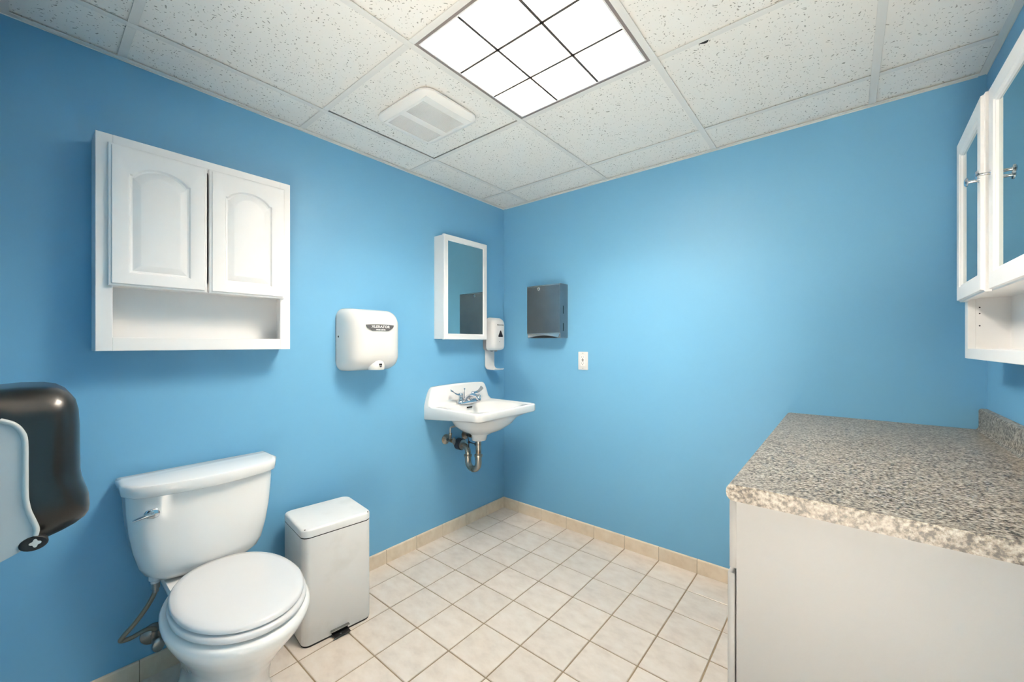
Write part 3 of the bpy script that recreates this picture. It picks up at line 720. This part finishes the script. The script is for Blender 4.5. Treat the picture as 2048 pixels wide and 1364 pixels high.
bm = B(); box(bm, .128, .168, -.032, .036, .0085, .0115, .001, 1); box(bm, .132, .136, -.032, .036, .011, .026, .001, 1); pd = part('pedal', bm, 'rubber', tc, local=True)
bm = B(); box(bm, .134, .150, -.036, .040, .026, .0285, .001, 1); box(bm, .134, .138, -.036, .040, .020, .0285, .001, 1); part('pedal_cover', bm, 'brushed', pd, local=True)
bm = B(); lathe(bm, (.156, -.002, .0115), (0, 0, 1), [(0, .004), (.002, .003)], 10); part('rivet', bm, 'brushed', pd, local=True)

# ================================================================== SMOKED TOWEL DISPENSER (left, on front wall)
sdp = thing('towel_dispenser', 'black smoked roll towel dispenser with grey side panel at left edge', 'towel dispenser', (.48, FY, .76))
DXN, DXF = .63, .33
prof = [(-2.335, 1.128), (-2.30, 1.131)]+[(-2.262, 1.129), (-2.243, 1.124), (-2.227, 1.112), (-2.216, 1.095), (-2.211, 1.07), (-2.209, 1.03), (-2.2085, .97), (-2.208, .93), (-2.205, .905), (-2.199, .885), (-2.194, .865), (-2.1925, .84), (-2.194, .826), (-2.201, .814), (-2.215, .803), (-2.235, .793), (-2.26, .784), (-2.30, .774), (-2.335, .768)]
cyp, czp = -2.30, .95
def dring(x, i):
    out = []
    for y, z in prof:
        if y < -2.33: out.append((x, y, z-math.copysign(i, z-czp)))
        else:
            v = Vector((y-cyp, (z-czp)*.5)); L = v.length; v = v/L
            out.append((x, y-v.x*i*1.0, z-v.y*i*1.6))
    return out
bm = B(); R_ = ((.062, 0), (.050, .001), (.038, .004), (.027, .010), (.018, .018), (.010, .028), (.004, .040), (.001, .054), (0, .068))
loft(bm, [dring(DXN-d_, i_) for i_, d_ in R_]+[dring(DXF+d_, i_) for i_, d_ in reversed(R_)])
part('smoked_cover', bm, 'smoke', sdp, sharp=50, label='glossy smoked black cover')
side = [(-2.336, 1.072), (-2.322, 1.070), (-2.305, 1.060), (-2.294, 1.043), (-2.289, 1.02), (-2.2885, .96), (-2.288, .90), (-2.284, .87), (-2.277, .845), (-2.273, .828), (-2.275, .815), (-2.283, .803), (-2.29, .792), (-2.30, .786), (-2.315, .779), (-2.336, .770)]
bm = B(); prism(bm, side, lambda a, b: (DXN-.03, a, b), lambda a, b: (DXN+.004, a, b)); sp_ = part('side_panel', bm, 'disp_grey', sdp, smooth=False, label='pale grey side panel')
bm = B(); edge = [(DXN+.004, y-.004, z-.002) for y, z in side[1:11]]
tube(bm, spline(edge, 4), .005, 10); part('panel_rim', bm, 'disp_grey2', sp_, sharp=60)
bm = B(); lathe(bm, (DXN-.01, -2.281, .797), (1, 0, 0), [(0, .017), (.016, .017), (.018, .015)], 22, ell=(1.25, .9)); lt_ = part('latch', bm, 'rubber', sdp)
bm = B(); cross = []
for k in range(32):
    a = 2*PI*k/32; r = .0072+.0018*math.cos(4*a); cross.append((-2.279+r*math.cos(a), .798+r*math.sin(a)))
prism(bm, cross, lambda a, b: (DXN+.004, a, b), lambda a, b: (DXN+.0095, a, b)); part('key_hole', bm, 'disp_grey2', lt_, smooth=False)

# ================================================================== BASE CABINET + COUNTER
CX0, CY0, CZ = 1.766, -1.253, .903
bc = thing('base_cabinet', 'cream white base cabinet with plain end panel under the speckled countertop', 'cabinet', (2.08, -.62, 0))
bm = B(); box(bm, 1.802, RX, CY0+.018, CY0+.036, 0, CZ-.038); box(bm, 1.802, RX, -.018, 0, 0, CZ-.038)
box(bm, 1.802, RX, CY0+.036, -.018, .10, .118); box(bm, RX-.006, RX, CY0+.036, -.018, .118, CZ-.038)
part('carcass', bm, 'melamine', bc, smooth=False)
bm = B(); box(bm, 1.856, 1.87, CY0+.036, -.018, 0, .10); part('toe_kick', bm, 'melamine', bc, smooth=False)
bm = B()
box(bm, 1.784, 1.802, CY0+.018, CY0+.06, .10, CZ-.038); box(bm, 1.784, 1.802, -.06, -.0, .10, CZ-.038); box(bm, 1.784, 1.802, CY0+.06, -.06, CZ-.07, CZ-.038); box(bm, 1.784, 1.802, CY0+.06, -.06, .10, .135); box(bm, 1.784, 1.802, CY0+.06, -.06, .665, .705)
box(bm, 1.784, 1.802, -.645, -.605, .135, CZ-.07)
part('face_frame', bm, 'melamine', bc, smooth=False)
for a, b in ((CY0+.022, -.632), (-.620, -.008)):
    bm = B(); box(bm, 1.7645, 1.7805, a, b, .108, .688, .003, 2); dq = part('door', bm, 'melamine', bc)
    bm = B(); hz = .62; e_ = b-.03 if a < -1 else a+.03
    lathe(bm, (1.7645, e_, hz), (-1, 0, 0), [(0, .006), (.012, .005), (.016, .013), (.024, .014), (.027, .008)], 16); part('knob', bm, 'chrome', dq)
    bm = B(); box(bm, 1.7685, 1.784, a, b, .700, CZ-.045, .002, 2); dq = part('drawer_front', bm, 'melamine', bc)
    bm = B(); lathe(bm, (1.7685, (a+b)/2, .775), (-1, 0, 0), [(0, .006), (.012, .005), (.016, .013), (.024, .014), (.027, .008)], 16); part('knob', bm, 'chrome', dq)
ct = thing('countertop', 'speckled grey brown laminate countertop with rounded front edge', 'countertop', (2.08, -.62, CZ-.038))
fr = [(RX, CZ-.038), (CX0+.014, CZ-.038), (CX0+.006, CZ-.035), (CX0+.001, CZ-.028), (CX0-.0005, CZ-.018), (CX0+.001, CZ-.009), (CX0+.006, CZ-.002), (CX0+.014, CZ), (RX-.024, CZ), (RX, CZ)]
bm = B(); prism(bm, fr, lambda a, b: (a, CY0, b), lambda a, b: (a, -.001, b)); part('slab', bm, 'laminate', ct, sharp=40)
bm = B(); bs = [(RX, CZ-.001), (RX-.03, CZ-.001), (RX-.023, CZ+.006), (RX-.021, CZ+.014), (RX-.021, CZ+.072), (RX-.018, CZ+.078), (RX-.012, CZ+.08), (RX, CZ+.08)]
prism(bm, bs, lambda a, b: (a, CY0, b), lambda a, b: (a, -.001, b)); part('backsplash', bm, 'laminate', ct, sharp=40)

# ================================================================== RIGHT WALL CABINET (mirror doors)
rc = thing('mirror_door_cabinet', 'white wall cabinet with two mirrored doors above the countertop', 'cabinet', (RX, -.66, 1.178))
y0, y1, z0, z1, FX = -1.06, -.271, 1.178, 1.908, 2.290
bm = B()
box(bm, RX-.005, RX, y0, y1, z0, z1); box(bm, FX+.018, RX-.005, y0, y0+.015, z0, z1); box(bm, FX+.018, RX-.005, y1-.040, y1, z0, z1)
box(bm, FX+.018, RX-.005, y0+.015, y1-.040, z1-.015, z1); box(bm, FX+.018, RX-.005, y0+.015, y1-.040, z0+.018, z0+.033); box(bm, FX+.018, RX-.005, y0+.015, y1-.040, 1.376, 1.391)
part('case', bm, 'white', rc, smooth=False)
bm = B()
box(bm, FX, FX+.018, y0, y0+.040, z0, z1, .001, 1); box(bm, FX, FX+.018, y1-.040, y1, z0, z1, .001, 1)
box(bm, FX, FX+.018, y0+.04, y1-.04, z0, z0+.033, .001, 1); box(bm, FX, FX+.018, y0+.04, y1-.04, z1-.04, z1, .001, 1); box(bm, FX, FX+.018, y0+.04, y1-.04, 1.372, 1.40, .001, 1)
part('face_frame', bm, 'white', rc, smooth=False)
for dy, zz in ((.06, 1.345), (.06, 1.325), (.06, 1.285)):
    bm = B(); lathe(bm, (FX+.026, y1-.0398, zz), (0, -1, 0), [(0, .0022), (.0006, .002)], 8); part('shelf_pin_hole', bm, 'dark', rc)
def mirror_door(hy, s, wd, ang):
    """hinge at y=hy, door runs in direction s, opened by ang"""
    ca, sa = math.cos(ang), math.sin(ang); dz0, hgt = 1.366, .532
    def f(u, v, d):
        return (FX-.0015-d*ca-u*sa, hy+s*(u*ca-d*sa), dz0+v)
    bm = B(); t = .019
    loft(bm, [rect_ring(f, i, wd, hgt, d) for i, d in ((0, 0), (0, t-.008), (.004, t-.006), (.006, t), (.046, t), (.049, t-.003), (.053, t-.004), (.056, t-.009))], cap1=False)
    dq = part('door', bm, 'white', rc, smooth=False)
    bm = B(); i = .05; loft(bm, [rect_ring(f, i, wd, hgt, .004), rect_ring(f, i, wd, hgt, t-.0085)]); part('mirror_pane', bm, 'mirror', dq, smooth=False)
    p = Vector(f(wd-.022, .305, t)); q = Vector(f(wd-.022, .305, t+.03))
    bm = B(); lathe(bm, p, q-p, [(0, .006), (.002, .0045), (.016, .004), (.02, .0045), (.021, .011), (.024, .012), (.027, .008)], 18); part('knob', bm, 'chrome', dq)
mirror_door(-.280, -1, .380, math.radians(1.6))
mirror_door(-1.050, 1, .380, 0)
